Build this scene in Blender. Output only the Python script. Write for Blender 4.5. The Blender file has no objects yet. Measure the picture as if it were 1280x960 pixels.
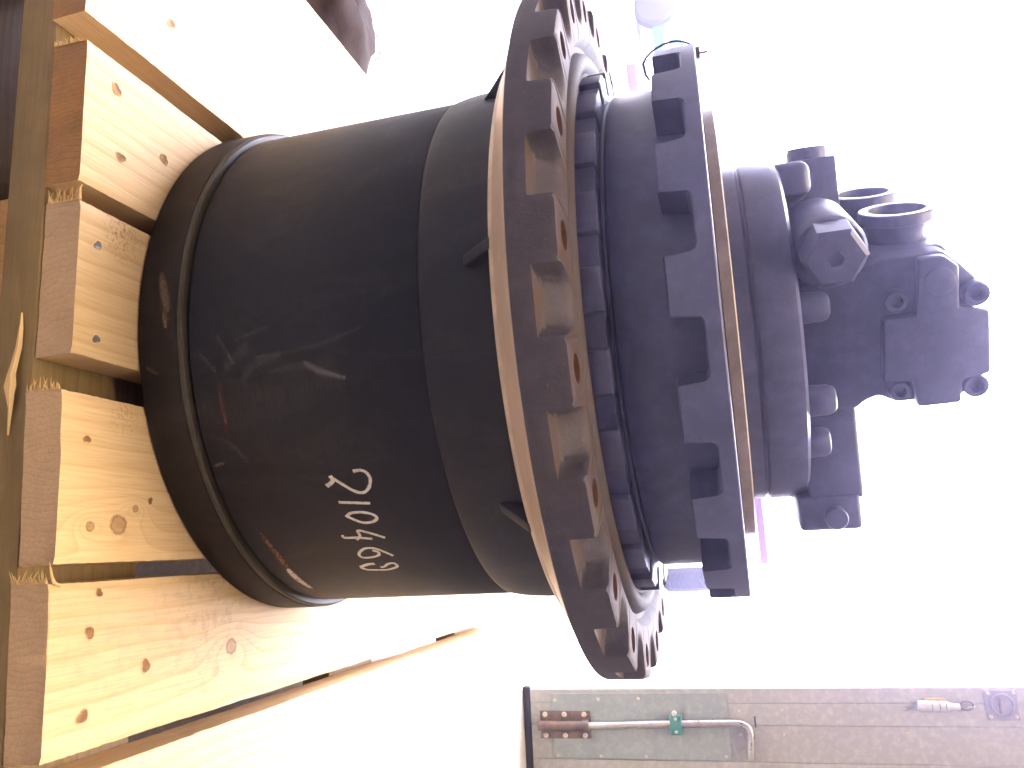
import bpy, bmesh, math, random
from mathutils import Vector, Matrix, noise as mnoise
random.seed(7)
scene = bpy.context.scene
C = scene.collection

# ------------------------------------------------------------------ camera
YAW, PIT, ROL, FPX = 0.0448, 0.2576, -0.1025, 1021.04
fw = Vector((math.sin(YAW)*math.cos(PIT), math.cos(YAW)*math.cos(PIT), -math.sin(PIT)))
r0 = Vector((math.cos(YAW), -math.sin(YAW), 0)); u0 = r0.cross(fw)
rr = math.cos(ROL)*r0 + math.sin(ROL)*u0
uu = -math.sin(ROL)*r0 + math.cos(ROL)*u0
cd = bpy.data.cameras.new("camera"); cam = bpy.data.objects.new("camera", cd); C.objects.link(cam)
cd.sensor_fit = 'HORIZONTAL'; cd.sensor_width = 36.0; cd.lens = 36.0*FPX/1280.0
cd.clip_start = 0.02; cd.clip_end = 500
X, Y, Z = uu, -rr, -fw                       # the photograph lies on its side: picture right is up
cam.matrix_world = Matrix(((X.x, Y.x, Z.x, 0.0), (X.y, Y.y, Z.y, -0.81275), (X.z, Y.z, Z.z, 0.45783), (0, 0, 0, 1)))
scene.camera = cam

# ------------------------------------------------------------------ light
w = bpy.data.worlds.new("World"); scene.world = w; w.use_nodes = True
bg = w.node_tree.nodes["Background"]
bg.inputs[0].default_value = (1.0, 0.985, 0.97, 1); bg.inputs[1].default_value = 6.0
scene.view_settings.view_transform = 'Standard'; scene.view_settings.look = 'None'
scene.view_settings.exposure = 2.5; scene.view_settings.gamma = 1.0
ll = bpy.data.lights.new("added_top_light", 'AREA'); ll.shape = 'RECTANGLE'; ll.size = 2.2; ll.size_y = 1.4
ll.energy = 48; ll.color = (1.0, 0.80, 0.52)
lo = bpy.data.objects.new("added_top_light", ll); C.objects.link(lo); lo.location = (0.0, -0.55, 3.4)     # added unseen light that brightens the front boards from above
scene.cycles.use_denoising = True
scene.cycles.max_bounces = 8; scene.cycles.diffuse_bounces = 5; scene.cycles.transparent_max_bounces = 12

# ------------------------------------------------------------------ mesh helpers
AL = 0.252834                                  # pallet, doorway and yard are turned by this much
def new_obj(name, verts, faces, mat=None, parent=None, smooth=35, mats=None, fmat=None):
    me = bpy.data.meshes.new(name); me.from_pydata([tuple(v) for v in verts], [], faces); me.update()
    return mesh_obj(name, me, mat, parent, smooth, mats, fmat)
def mesh_obj(name, me, mat=None, parent=None, smooth=35, mats=None, fmat=None):
    for m in (mats or ([mat] if mat else [])): me.materials.append(m)
    if fmat:
        for p, i in zip(me.polygons, fmat): p.material_index = i
    if smooth:
        for p in me.polygons: p.use_smooth = True
        me.set_sharp_from_angle(angle=math.radians(smooth))
    o = bpy.data.objects.new(name, me); C.objects.link(o)
    if parent: o.parent = parent
    return o
def bm_obj(name, bm, mat, parent=None, smooth=35):
    bmesh.ops.recalc_face_normals(bm, faces=bm.faces[:])
    me = bpy.data.meshes.new(name); bm.to_mesh(me); bm.free()
    return mesh_obj(name, me, mat, parent, smooth)
def share(name, src, parent, loc=(0,0,0), rot=(0,0,0), scl=(1,1,1)):
    o = src.copy(); o.name = name; C.objects.link(o); o.parent = parent
    o.location = loc; o.rotation_euler = rot; o.scale = scl
    return o
def thing(name, label, cat, loc=(0,0,0), rz=0.0, group=None):
    o = bpy.data.objects.new(name, None); C.objects.link(o); o.empty_display_size = 0.05
    o.location = loc; o.rotation_euler = (0, 0, rz); o["label"] = label; o["category"] = cat
    if group: o["group"] = group
    return o
def tag(o, label, cat, group=None):
    o["label"] = label; o["category"] = cat
    if group: o["group"] = group
    return o
def lathe(name, prof, mat, parent=None, segs=144, cx=0.0, cy=0.0, smooth=35, close=True):
    """prof: list of (r, z) from bottom axis to top axis, outward facing"""
    V, F = [], []
    n = len(prof)
    for i in range(segs):
        a = 2*math.pi*i/segs
        for r, z in prof: V.append((cx + r*math.sin(a), cy - r*math.cos(a), z))
    for i in range(segs):
        j = (i+1) % segs
        for k in range(n-1): F.append((i*n+k, j*n+k, j*n+k+1, i*n+k+1))
    if close:
        for k, rev in ((0, True), (n-1, False)):
            f = [i*n+k for i in range(segs)]
            F.append(tuple(reversed(f)) if rev else tuple(f))
    return new_obj(name, V, F, mat, parent, smooth)
def rbox(bm, x0, x1, y0, y1, z0, z1, bev=0.0, seg=2, M=None):
    vs = [bm.verts.new((x, y, z)) for x in (x0, x1) for y in (y0, y1) for z in (z0, z1)]
    q = [(0,1,3,2),(4,6,7,5),(0,4,5,1),(2,3,7,6),(0,2,6,4),(1,5,7,3)]
    fs = [bm.faces.new([vs[i] for i in f]) for f in q]
    geom = vs
    if bev:
        es = list({e for f in fs for e in f.edges})
        res = bmesh.ops.bevel(bm, geom=es, offset=bev, segments=seg, affect='EDGES', profile=0.5)
        geom = list({v for f in res['faces'] for v in f.verts} | {v for v in vs if v.is_valid})
    if M:
        bmesh.ops.transform(bm, matrix=M, verts=[v for v in geom if v.is_valid])
    return geom
def box_obj(name, x0, x1, y0, y1, z0, z1, mat, parent=None, bev=0.002, seg=2, M=None):
    bm = bmesh.new(); rbox(bm, x0, x1, y0, y1, z0, z1, bev, seg, M)
    return bm_obj(name, bm, mat, parent)
def tube(name, pts, rad, mat, parent=None, segs=12, cap=True, radii=None):
    P = [Vector(p) for p in pts]; V, F = [], []
    n = len(P); up = Vector((0.13, 0.31, 0.94)).normalized()
    for i, p in enumerate(P):
        d = (P[min(i+1, n-1)] - P[max(i-1, 0)]).normalized()
        a = d.cross(up)
        if a.length < 1e-3: a = d.cross(Vector((1, 0, 0)))
        a.normalize(); b = d.cross(a)
        R = radii[i] if radii else rad
        for k in range(segs):
            t = 2*math.pi*k/segs; V.append(p + a*(R*math.cos(t)) + b*(R*math.sin(t)))
    for i in range(n-1):
        for k in range(segs):
            l = (k+1) % segs
            F.append((i*segs+k, i*segs+l, (i+1)*segs+l, (i+1)*segs+k))
    if cap:
        F.append(tuple(reversed(range(segs)))); F.append(tuple(range((n-1)*segs, n*segs)))
    bm = bmesh.new(); bv = [bm.verts.new(v) for v in V]
    for f in F: bm.faces.new([bv[i] for i in f])
    return bm_obj(name, bm, mat, parent)
def spin(name, prof, mat, parent, origin, axis, segs=32, hexa=False, smooth=35):
    """prof (r, h) along axis from origin"""
    ax = Vector(axis).normalized(); a = ax.cross(Vector((0, 0, 1)))
    if a.length < 1e-3: a = Vector((1, 0, 0))
    a.normalize(); b = ax.cross(a); o = Vector(origin); n = len(prof)
    V, F = [], []
    sg = 6 if hexa else segs
    for i in range(sg):
        t = 2*math.pi*(i+0.5)/sg
        for r, h in prof: V.append(o + ax*h + (a*math.cos(t) + b*math.sin(t))*r)
    for i in range(sg):
        j = (i+1) % sg
        for k in range(n-1): F.append((i*n+k, j*n+k, j*n+k+1, i*n+k+1))
    F.append(tuple(i*n for i in reversed(range(sg)))); F.append(tuple(i*n+n-1 for i in range(sg)))
    bm = bmesh.new(); bv = [bm.verts.new(v) for v in V]
    for f in F: bm.faces.new([bv[i] for i in f])
    return bm_obj(name, bm, mat, parent, smooth)
def prism(name, poly, y0, y1, mat, parent, bev=0.003):
    """polygon in local x,z pushed from y0 (front) to y1"""
    bm = bmesh.new()
    a = [bm.verts.new((x, y0, z)) for x, z in poly]; b = [bm.verts.new((x, y1, z)) for x, z in poly]
    bm.faces.new(a); bm.faces.new(list(reversed(b)))
    for i in range(len(poly)):
        j = (i+1) % len(poly); bm.faces.new((a[j], a[i], b[i], b[j]))
    bmesh.ops.recalc_face_normals(bm, faces=bm.faces[:])
    if bev: bmesh.ops.bevel(bm, geom=bm.edges[:], offset=bev, segments=2, affect='EDGES', profile=0.5)
    return bm_obj(name, bm, mat, parent)

# ------------------------------------------------------------------ material helpers
class NT:
    def __init__(s, name):
        s.m = bpy.data.materials.new(name); s.m.use_nodes = True
        s.t = s.m.node_tree; s.b = s.t.nodes["Principled BSDF"]
        s.tc = s.t.nodes.new("ShaderNodeTexCoord")
    def link(s, a, b): s.t.links.new(a, b)
    def node(s, k, **kw):
        n = s.t.nodes.new(k)
        for a, v in kw.items(): setattr(n, a, v)
        return n
    def val(s, sock, v):
        if hasattr(v, "is_linked"): s.link(v, sock)
        else: sock.default_value = v
    def mapping(s, scale=(1,1,1), loc=(0,0,0), src=None):
        n = s.node("ShaderNodeMapping"); n.inputs["Scale"].default_value = scale; n.inputs["Location"].default_value = loc
        s.link(src or s.tc.outputs["Object"], n.inputs["Vector"]); return n.outputs[0]
    def noise(s, vec, scale, detail=4, rough=0.55, dist=0.0):
        n = s.node("ShaderNodeTexNoise"); s.link(vec, n.inputs["Vector"])
        n.inputs["Scale"].default_value = scale; n.inputs["Detail"].default_value = detail
        n.inputs["Roughness"].default_value = rough; n.inputs["Distortion"].default_value = dist
        return n.outputs["Fac"]
    def ramp(s, fac, stops, interp='LINEAR'):
        n = s.node("ShaderNodeValToRGB"); s.link(fac, n.inputs[0]); e = n.color_ramp.elements; n.color_ramp.interpolation = interp
        while len(e) > 1: e.remove(e[-1])
        e[0].position = stops[0][0]; e[0].color = col(stops[0][1])
        for p, c in stops[1:]: x = e.new(p); x.color = col(c)
        return n.outputs[0]
    def math(s, op, a, b=0.0, c=0.0, clamp=False):
        n = s.node("ShaderNodeMath", operation=op); n.use_clamp = clamp
        for i, v in enumerate((a, b, c)): s.val(n.inputs[i], v)
        return n.outputs[0]
    def mix(s, fac, a, b, mode='MIX'):
        n = s.node("ShaderNodeMix", data_type='RGBA', blend_type=mode)
        s.val(n.inputs[0], fac)
        s.val(n.inputs[6], a if hasattr(a, "is_linked") else col(a)); s.val(n.inputs[7], b if hasattr(b, "is_linked") else col(b))
        return n.outputs[2]
    def bump(s, h, strength=0.3, dist=0.001):
        n = s.node("ShaderNodeBump"); n.inputs["Strength"].default_value = strength; n.inputs["Distance"].default_value = dist
        s.link(h, n.inputs["Height"]); s.link(n.outputs[0], s.b.inputs["Normal"])
    def out(s, base=None, rough=None, metal=None, spec=None):
        for k, v in (("Base Color", base), ("Roughness", rough), ("Metallic", metal), ("Specular IOR Level", spec)):
            if v is not None: s.val(s.b.inputs[k], col(v) if isinstance(v, tuple) else v)
        return s.m
def col(c): return c if not isinstance(c, (tuple, list)) else (tuple(c) + (1,))[:4] if len(c) == 3 else tuple(c)

def metal_paint(name, base, tint, rough=0.45, grain=0.15, gscale=900, dust=None, spots=0.0, big=5.0, spec=0.5, smudge=0.0):
    m = NT(name); v = m.mapping()
    n1 = m.noise(v, big, 5, 0.6); n2 = m.noise(v, 60, 5, 0.65)
    c = m.mix(m.ramp(n1, [(0.38, (0,0,0)), (0.66, (1,1,1))]), base, tint)
    c = m.mix(m.math('MULTIPLY', m.ramp(n2, [(0.45, (0,0,0)), (0.75, (1,1,1))]), 0.35), c, tuple(min(1, 1.9*x) for x in tint))
    if smudge:
        sm = m.noise(m.mapping((1, 1, 0.45)), 16, 6, 0.7, 0.6); s2 = m.noise(m.mapping((2, 2, 14)), 40, 3, 0.6)
        f = m.math('MULTIPLY', m.ramp(sm, [(0.50, (0,)*3), (0.72, (1,)*3)]), m.ramp(s2, [(0.35, (0.3,)*3), (0.65, (1,)*3)]))
        c = m.mix(m.math('MULTIPLY', f, smudge), c, (0.065, 0.055, 0.050))
    if dust:
        g = m.node("ShaderNodeNewGeometry"); sx = m.node("ShaderNodeSeparateXYZ"); m.link(g.outputs["True Normal"], sx.inputs[0])
        up = m.ramp(sx.outputs[2], [(0.70, (0,0,0)), (0.97, (1,1,1))])
        f = m.math('MULTIPLY', up, m.ramp(m.noise(v, 45, 4), [(0.3, (0.15,)*3), (0.62, (0.85,)*3)]))
        c = m.mix(f, c, dust)
    if spots:
        sp = m.ramp(m.noise(v, 170, 3, 0.7), [(0.68, (0,0,0)), (0.74, (1,1,1))])
        c = m.mix(m.math('MULTIPLY', sp, spots), c, (0.26, 0.13, 0.06))
    ro = m.math('ADD', m.math('MULTIPLY', n2, 0.22), rough - 0.11)
    if grain: m.bump(m.noise(v, gscale, 3, 0.6), grain, 0.0008)
    return m.out(c, ro, 0.0, spec)

M = {}
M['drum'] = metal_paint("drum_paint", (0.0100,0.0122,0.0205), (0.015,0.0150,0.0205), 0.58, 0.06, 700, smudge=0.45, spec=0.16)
M['ring'] = metal_paint("ring_paint", (0.014,0.0125,0.0125), (0.025,0.020,0.018), 0.58, 0.08, 700, smudge=0.45, spec=0.16)
M['olive'] = metal_paint("seal_lip", (0.045,0.038,0.028), (0.065,0.055,0.04), 0.5, 0.05, spec=0.25)
M['cast'] = metal_paint("cast_iron_glare_tint", (0.040,0.037,0.054), (0.058,0.048,0.056), 0.66, 0.45, 420, dust=(0.062,0.038,0.026), spots=0.35, smudge=0.35, spec=0.16)  # iron paint lightened to carry part of the lens glare veil
M['motor'] = metal_paint("motor_paint_glare_tint", (0.062,0.068,0.150), (0.082,0.086,0.172), 0.42, 0.25, 500, smudge=0.3, spec=0.35)  # pale blue-grey puts the lens glare into the motor's colour
M['hole'] = metal_paint("rusty_bore", (0.10,0.045,0.03), (0.16,0.07,0.04), 0.8, 0.3)
M['machined'] = metal_paint("machined_rim", (0.24,0.175,0.135), (0.33,0.25,0.20), 0.38, 0.05)
M['steel_edge'] = metal_paint("machined_disc", (0.22,0.175,0.15), (0.30,0.24,0.21), 0.36, 0.05)
M['black'] = metal_paint("black_rubber", (0.012,0.012,0.013), (0.02,0.02,0.02), 0.6, 0.2)
M['galv'] = metal_paint("galvanised_plate", (0.185,0.205,0.19), (0.215,0.232,0.217), 0.5, 0.05, 300, big=9)
M['panel'] = metal_paint("door_sheet", (0.25,0.24,0.215), (0.28,0.268,0.24), 0.5, 0.03, 300, big=3)
M['panel2'] = metal_paint("door_sheet_seam", (0.24,0.228,0.202), (0.268,0.252,0.225), 0.5, 0.03, 300, big=3)
M['bracket'] = metal_paint("rusty_bracket", (0.06,0.045,0.038), (0.15,0.085,0.05), 0.55, 0.3, 300, big=40)
M['rod'] = metal_paint("steel_rod", (0.42,0.41,0.40), (0.34,0.30,0.27), 0.3, 0.03, big=25)
for n_ in ('rod',): M[n_].node_tree.nodes["Principled BSDF"].inputs["Metallic"].default_value = 0.8
M['screw'] = metal_paint("zinc_screw", (0.45,0.42,0.36), (0.38,0.30,0.22), 0.35, 0.0, big=80)
M['green'] = metal_paint("green_plastic", (0.025,0.14,0.115), (0.03,0.16,0.13), 0.45, 0.1)
M['white_plastic'] = metal_paint("white_plastic", (0.36,0.35,0.325), (0.33,0.315,0.30), 0.4, 0.0)
M['ochre'] = metal_paint("ochre_strap", (0.30,0.18,0.04), (0.34,0.21,0.05), 0.6, 0.1)
M['red'] = metal_paint("red_tip", (0.4,0.05,0.03), (0.45,0.08,0.05), 0.5, 0.0)
M['brass'] = metal_paint("lock_zinc", (0.17,0.155,0.165), (0.20,0.18,0.19), 0.35, 0.0, big=40)
M['concrete'] = metal_paint("floor_concrete", (0.42,0.41,0.39), (0.52,0.50,0.47), 0.85, 0.4, 120, big=2)
M['yard'] = metal_paint("yard_concrete", (0.50,0.49,0.47), (0.58,0.56,0.54), 0.9, 0.3, 60, big=0.7)
M['wall'] = metal_paint("plaster", (0.34,0.315,0.29), (0.38,0.35,0.325), 0.9, 0.2, 40, big=1)
M['van_white'] = metal_paint("van_white", (0.72,0.72,0.72), (0.78,0.78,0.78), 0.35, 0.0)
M['teal'] = metal_paint("teal_paint", (0.016,0.062,0.057), (0.018,0.068,0.062), 0.4, 0.0, spec=0.12)
M['maroon'] = metal_paint("maroon_paint", (0.034,0.009,0.018), (0.042,0.012,0.022), 0.45, 0.0, spec=0.12)
M['tyre'] = metal_paint("tyre_rubber", (0.020,0.020,0.019), (0.028,0.028,0.027), 0.85, 0.2, 80, spec=0.12)
M['hub'] = metal_paint("hub_grey", (0.075,0.075,0.078), (0.085,0.085,0.085), 0.5, 0.0, spec=0.12)
M['glass'] = metal_paint("dark_glass", (0.022,0.030,0.042), (0.026,0.034,0.046), 0.15, 0.0, spec=0.12)
M['brown'] = metal_paint("brown_board", (0.040,0.019,0.012), (0.05,0.024,0.015), 0.7, 0.0, spec=0.12)
M['leaf'] = metal_paint("leaf", (0.030,0.050,0.040), (0.038,0.058,0.046), 0.7, 0.0, spec=0.12)
M['bark'] = metal_paint("bark", (0.12,0.09,0.07), (0.16,0.12,0.09), 0.9, 0.0)
M['sack'] = metal_paint("dark_sacking", (0.016,0.008,0.005), (0.026,0.014,0.009), 0.7, 0.5, 200, big=14, spec=0.05)
M['film'] = metal_paint("white_film", (0.75,0.75,0.75), (0.7,0.7,0.7), 0.3, 0.0)

def wood(name, pale, late, knots=(), stains=(), rings=26.0, across='X', rough=0.62, dirt=0.0, var=0.25):
    """pine: grain runs along local y (or x), knots are (x, y, radius) in local metres"""
    m = NT(name); oi = m.node("ShaderNodeObjectInfo"); rnd = oi.outputs["Random"]
    sx = m.node("ShaderNodeSeparateXYZ"); m.link(m.tc.outputs["Object"], sx.inputs[0])
    x, y = (sx.outputs[0], sx.outputs[1]) if across == 'X' else (sx.outputs[1], sx.outputs[0])
    off = m.math('MULTIPLY', rnd, 17.3)
    cb = m.node("ShaderNodeCombineXYZ"); m.link(m.math('MULTIPLY', x, 1.0), cb.inputs[0]); m.link(m.math('MULTIPLY', y, 0.16), cb.inputs[1])
    m.link(m.math('ADD', m.math('MULTIPLY', sx.outputs[2], 1.0), off), cb.inputs[2])
    v = cb.outputs[0]
    warp = m.noise(v, 9, 3, 0.5)
    xx = m.math('ADD', x, m.math('MULTIPLY', m.math('SUBTRACT', warp, 0.5), 0.075))
    kmask = None
    for kx, ky, kr in knots:
        dx = m.math('SUBTRACT', x, kx); dy = m.math('SUBTRACT', y, ky)
        d2 = m.math('ADD', m.math('MULTIPLY', dx, dx), m.math('MULTIPLY', m.math('MULTIPLY', dy, dy), 0.35))
        pull = m.math('MULTIPLY', m.math('POWER', 2.718, m.math('MULTIPLY', d2, -1.0/(2.2*kr)**2)), 0.035)
        xx = m.math('ADD', xx, pull)
        d = m.math('SQRT', m.math('ADD', m.math('MULTIPLY', dx, dx), m.math('MULTIPLY', m.math('MULTIPLY', dy, dy), 0.8)))
        d = m.math('ADD', d, m.math('MULTIPLY', m.math('SUBTRACT', m.noise(m.tc.outputs["Object"], 260, 2), 0.5), kr*0.5))
        k = m.ramp(m.math('DIVIDE', d, kr), [(0.0, (0.75,)*3), (0.55, (0.62,)*3), (0.78, (1.0,)*3), (1.0, (0,)*3)])
        kmask = k if kmask is None else m.math('MAXIMUM', kmask, k)
    ph = m.math('FRACT', m.math('ADD', m.math('MULTIPLY', xx, rings*4), off))
    ring = m.ramp(ph, [(0.0, (0,0,0)), (0.62, (0.35,)*3), (0.9, (1,1,1)), (1.0, (0,0,0))])
    fibre = m.noise(m.mapping((90, 3.0, 90) if across == 'X' else (3.0, 90, 90)), 6, 4, 0.6)
    c = m.mix(m.math('MULTIPLY', ring, m.math('ADD', 0.35, m.math('MULTIPLY', m.noise(v, 14, 2), 0.7))), pale, late)
    blot = m.ramp(m.noise(m.mapping((1, 0.35, 1)), 22, 4, 0.6), [(0.35, (0,)*3), (0.7, (1,)*3)])
    c = m.mix(m.math('MULTIPLY', blot, 0.28), c, late)
    c = m.mix(m.math('MULTIPLY', m.ramp(fibre, [(0.42, (0,)*3), (0.72, (1,)*3)]), 0.34), c, tuple(0.55*q for q in late))
    tone = m.math('SUBTRACT', 1.0 + var*0.4, m.math('MULTIPLY', rnd, var))
    hs = m.node("ShaderNodeHueSaturation"); m.link(tone, hs.inputs["Value"]); m.link(c, hs.inputs["Color"]); c = hs.outputs[0]
    if dirt:
        dn = m.ramp(m.noise(m.mapping((1, 0.5, 1)), 28, 5, 0.7), [(0.42, (0,)*3), (0.72, (1,)*3)])
        c = m.mix(m.math('MULTIPLY', dn, dirt), c, tuple(0.33*q + 0.03 for q in late))
    for sx_, sy_, sr, amt, sc in stains:
        dx = m.math('SUBTRACT', x, sx_); dy = m.math('SUBTRACT', y, sy_)
        d = m.math('SQRT', m.math('ADD', m.math('MULTIPLY', dx, dx), m.math('MULTIPLY', dy, dy)))
        f = m.ramp(m.math('DIVIDE', d, sr), [(0.3, (1,)*3), (1.0, (0,)*3)])
        f = m.math('MULTIPLY', f, m.ramp(m.noise(m.tc.outputs["Object"], 330 if sr < 0.03 else 90, 4, 0.7), [(0.50, (0,)*3), (0.60, (1,)*3)]))
        c = m.mix(m.math('MULTIPLY', f, amt), c, sc)
    if kmask is not None: c = m.mix(m.math('MULTIPLY', kmask, 0.8), c, (0.20, 0.085, 0.03))
    m.bump(m.math('ADD', fibre, m.math('MULTIPLY', ring, 0.3)), 0.35, 0.0012)
    return m.out(c, rough, 0.0, 0.25)

KN = [(0.1697,-0.2593,0.0085), (0.1713,-0.2877,0.0042), (0.157,-0.2415,0.0032), (0.2762,-0.1109,0.008), (-0.3522,-0.1115,0.009)]
ST = [(-0.0595,-0.2693,0.026,0.75,(0.16,0.09,0.03)), (0.0861,-0.2579,0.02,0.5,(0.33,0.19,0.07)), (0.2463,-0.1483,0.09,0.28,(0.22,0.17,0.13)),
      (0.265,-0.27,0.07,0.2,(0.36,0.25,0.19))]
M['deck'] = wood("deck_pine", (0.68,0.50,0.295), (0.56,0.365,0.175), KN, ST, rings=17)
M['end'] = wood("sawn_end", (0.47,0.32,0.20), (0.40,0.255,0.15), (), (), rings=60, var=0.1, dirt=0.25)
M['end_dark'] = wood("stained_sawn_end", (0.33,0.165,0.06), (0.24,0.11,0.035), (), (), rings=60, var=0.1, dirt=0.5)
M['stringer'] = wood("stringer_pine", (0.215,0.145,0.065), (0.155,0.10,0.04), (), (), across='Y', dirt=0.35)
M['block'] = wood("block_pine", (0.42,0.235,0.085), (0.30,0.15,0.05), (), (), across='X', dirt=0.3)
M['pale'] = wood("torn_pine", (0.66,0.47,0.24), (0.55,0.36,0.16), (), (), across='Y', var=0.0)
M['hole_wood'] = metal_paint("nail_hole_wood", (0.16,0.075,0.03), (0.26,0.13,0.05), 0.8, 0.4, big=120)
M['nail'] = metal_paint("nail_steel", (0.10,0.105,0.12), (0.16,0.15,0.15), 0.4, 0.2, big=300)

def mark(name, c, amount, streak, brk=None):
    """chalk or scuff on metal: broken up by noise, fading towards the stroke's edges (UV across)"""
    m = NT(name); uvx = m.node("ShaderNodeSeparateXYZ"); m.link(m.tc.outputs["UV"], uvx.inputs[0])
    e = m.math('SUBTRACT', 1.0, m.math('ABSOLUTE', m.math('SUBTRACT', m.math('MULTIPLY', uvx.outputs[1], 2.0), 1.0)))
    ends = m.math('MINIMUM', uvx.outputs[0], m.math('SUBTRACT', uvx.outputs[2], 0.0)) if False else None
    v = m.mapping((6.0, 1.0, 1.0), src=m.tc.outputs["UV"]) if streak else m.mapping((300, 300, 300))
    n = m.noise(v, 2.5 if streak else 1.0, 4, 0.7)
    n2 = m.noise(m.mapping((260, 260, 260)), 1.0, 3, 0.7)
    if streak:
        a = m.math('MULTIPLY', m.ramp(e, [(0.0, (0,)*3), (0.9, (1,)*3)]), m.ramp(m.math('ADD', m.math('MULTIPLY', n, 0.5), m.math('MULTIPLY', n2, 0.5)), [(0.34, (0.0,)*3), (0.54, (1,)*3)]))
    else:
        a = m.math('MULTIPLY', m.ramp(e, [(0.0, (0,)*3), (0.25, (1,)*3)]), m.ramp(n2, [(0.28, (0.55,)*3), (0.5, (1,)*3)]))
    if brk: a = m.math('MULTIPLY', m.ramp(e, [(0.0, (0,)*3), (0.6, (1,)*3)]), m.ramp(m.noise(m.mapping((420, 420, 420)), 1.0, 4, 0.75), [(brk, (0.05,)*3), (brk+0.12, (1,)*3)]))
    m.link(m.math('MULTIPLY', a, amount), m.b.inputs["Alpha"])
    return m.out(c, 0.85, 0.0, 0.2)
M['chalk'] = mark("white_paint_marker", (0.62,0.58,0.53), 0.95, False)
M['gray'] = mark("grey_scuff", (0.16,0.15,0.145), 0.24, True)
M['white'] = mark("pale_scuff", (0.28,0.265,0.255), 0.42, True)
M['rust'] = mark("rust_scrape", (0.13,0.055,0.04), 0.5, True)
M['tan'] = mark("tan_scuff", (0.22,0.16,0.10), 0.6, True)

M['scrape'] = mark('rusty_gouge', (0.22,0.11,0.075), 0.9, False, 0.42)
M['scrape_pale'] = mark('bare_gouge', (0.50,0.45,0.41), 0.9, False, 0.36)

# ------------------------------------------------------------------ setting: floor, yard, building round the doorway
def struct(o): o["kind"] = "structure"; return o
def st_box(name, s0, s1, t0, t1, z0, z1, mat, bev=0.0):
    o = box_obj(name, s0, s1, t0, t1, z0, z1, mat, None, bev); o.rotation_euler = (0, 0, -AL); return o
FZ = -0.172; CZ = 3.6
TD = 1.50                                       # distance of the doorway plane
struct(st_box("floor", -3.2, 3.2, -4.2, TD+0.10, FZ-0.2, FZ, M['concrete']))
struct(st_box("ground", -30, 30, TD+0.104, 30, FZ-0.3, FZ-0.004, M['yard']))
struct(st_box("wall_right", 1.90, 3.2, TD, TD+0.20, FZ, CZ, M['wall']))
struct(st_box("wall_left", -3.2, -2.60, TD, TD+0.20, FZ, CZ, M['wall']))
struct(st_box("wall_above_doorway", -2.60, 1.90, TD, TD+0.20, CZ-0.3, CZ, M['wall']))
struct(st_box("wall_back", -3.2, 3.2, -4.4, -4.2, FZ, CZ, M['wall']))
struct(st_box("wall_side", -3.4, -3.2, -4.2, TD, FZ, CZ, M['wall']))
struct(st_box("wall_side_far", 3.2, 3.4, -4.2, TD, FZ, CZ, M['wall']))
struct(st_box("ceiling", -3.4, 3.4, -4.4, TD+0.2, CZ, CZ+0.2, M['wall']))

# ------------------------------------------------------------------ pallet
pallet = thing("pallet", "pale pine wooden pallet carrying the black drum-shaped machine", "pallet", (0, 0, 0), -AL)
DZ0, DZ1 = -0.0315, 0.0
TE = 0.70
def board(s0, s1, t0, t1, endmat, seed, skew=0.0):
    """a sawn plank: fine grid so its arrises waver; front end gets its own sawn face"""
    rnd = random.Random(seed); nx, ny = 24, 130
    V, F, fm = [], [], []
    def idx(side, i, j): return side*(nx+1)*(ny+1) + j*(nx+1) + i
    for side, z in ((0, DZ1), (1, DZ0)):
        for j in range(ny+1):
            t = t0 + (t1-t0)*(j/ny)**1.5
            for i in range(nx+1):
                u = i/nx
                if side == 0:
                    u = (u-0.5)*0.985+0.5
                s = s0 + (s1-s0)*u
                zz = z; tt = t
                if i in (0, nx):
                    s += 0.0006*mnoise.noise((s*3+seed, t*12, z*40)) + 0.0006*mnoise.noise((seed*2.1, t*260, z*9))
                    if side == 0: zz -= 0.0009 + 0.0008*abs(mnoise.noise((seed*3.3, t*60, 1.0)))
                if j == 0:
                    tt += skew*(u-0.5) + 0.0006*mnoise.noise((s*60, seed*1.7, z*30)) + 0.0005*mnoise.noise((s*400, seed*1.3, z*30)) + (0.001 if side == 0 else 0)
                    if side == 0: zz -= 0.0006
                if side == 0 and 0 < i < nx: zz += 0.0004*mnoise.noise((s*25+seed, t*5, 0))
                V.append((s, tt, zz))
    for j in range(ny):
        for i in range(nx):
            F.append((idx(0,i,j), idx(0,i+1,j), idx(0,i+1,j+1), idx(0,i,j+1))); fm.append(0)
            F.append((idx(1,i,j), idx(1,i,j+1), idx(1,i+1,j+1), idx(1,i+1,j))); fm.append(0)
        F.append((idx(0,0,j), idx(0,0,j+1), idx(1,0,j+1), idx(1,0,j))); fm.append(0)
        F.append((idx(0,nx,j), idx(1,nx,j), idx(1,nx,j+1), idx(0,nx,j+1))); fm.append(0)
    for i in range(nx):
        F.append((idx(0,i,0), idx(1,i,0), idx(1,i+1,0), idx(0,i+1,0))); fm.append(1)
        F.append((idx(0,i,ny), idx(0,i+1,ny), idx(1,i+1,ny), idx(1,i,ny))); fm.append(1)
    return new_obj("deck_board", V, F, None, pallet, 28, [M['deck'], endmat], fm)
BD = [(-0.481,-0.228,-0.322,M['end_dark'],3,0.0), (-0.2072,-0.087,-0.318,M['end_dark'],11,0.0), (-0.0735,0.0472,-0.3152,M['end'],5,0.0),
      (0.0740,0.1982,-0.319,M['end'],23,0.004), (0.2099,0.3268,-0.320,M['end'],31,0.004), (0.3390,0.5950,-0.318,M['end'],42,0.0)]
boards = [board(s0, s1, t0, TE, e, sd, sk) for s0, s1, t0, e, sd, sk in BD]
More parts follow.
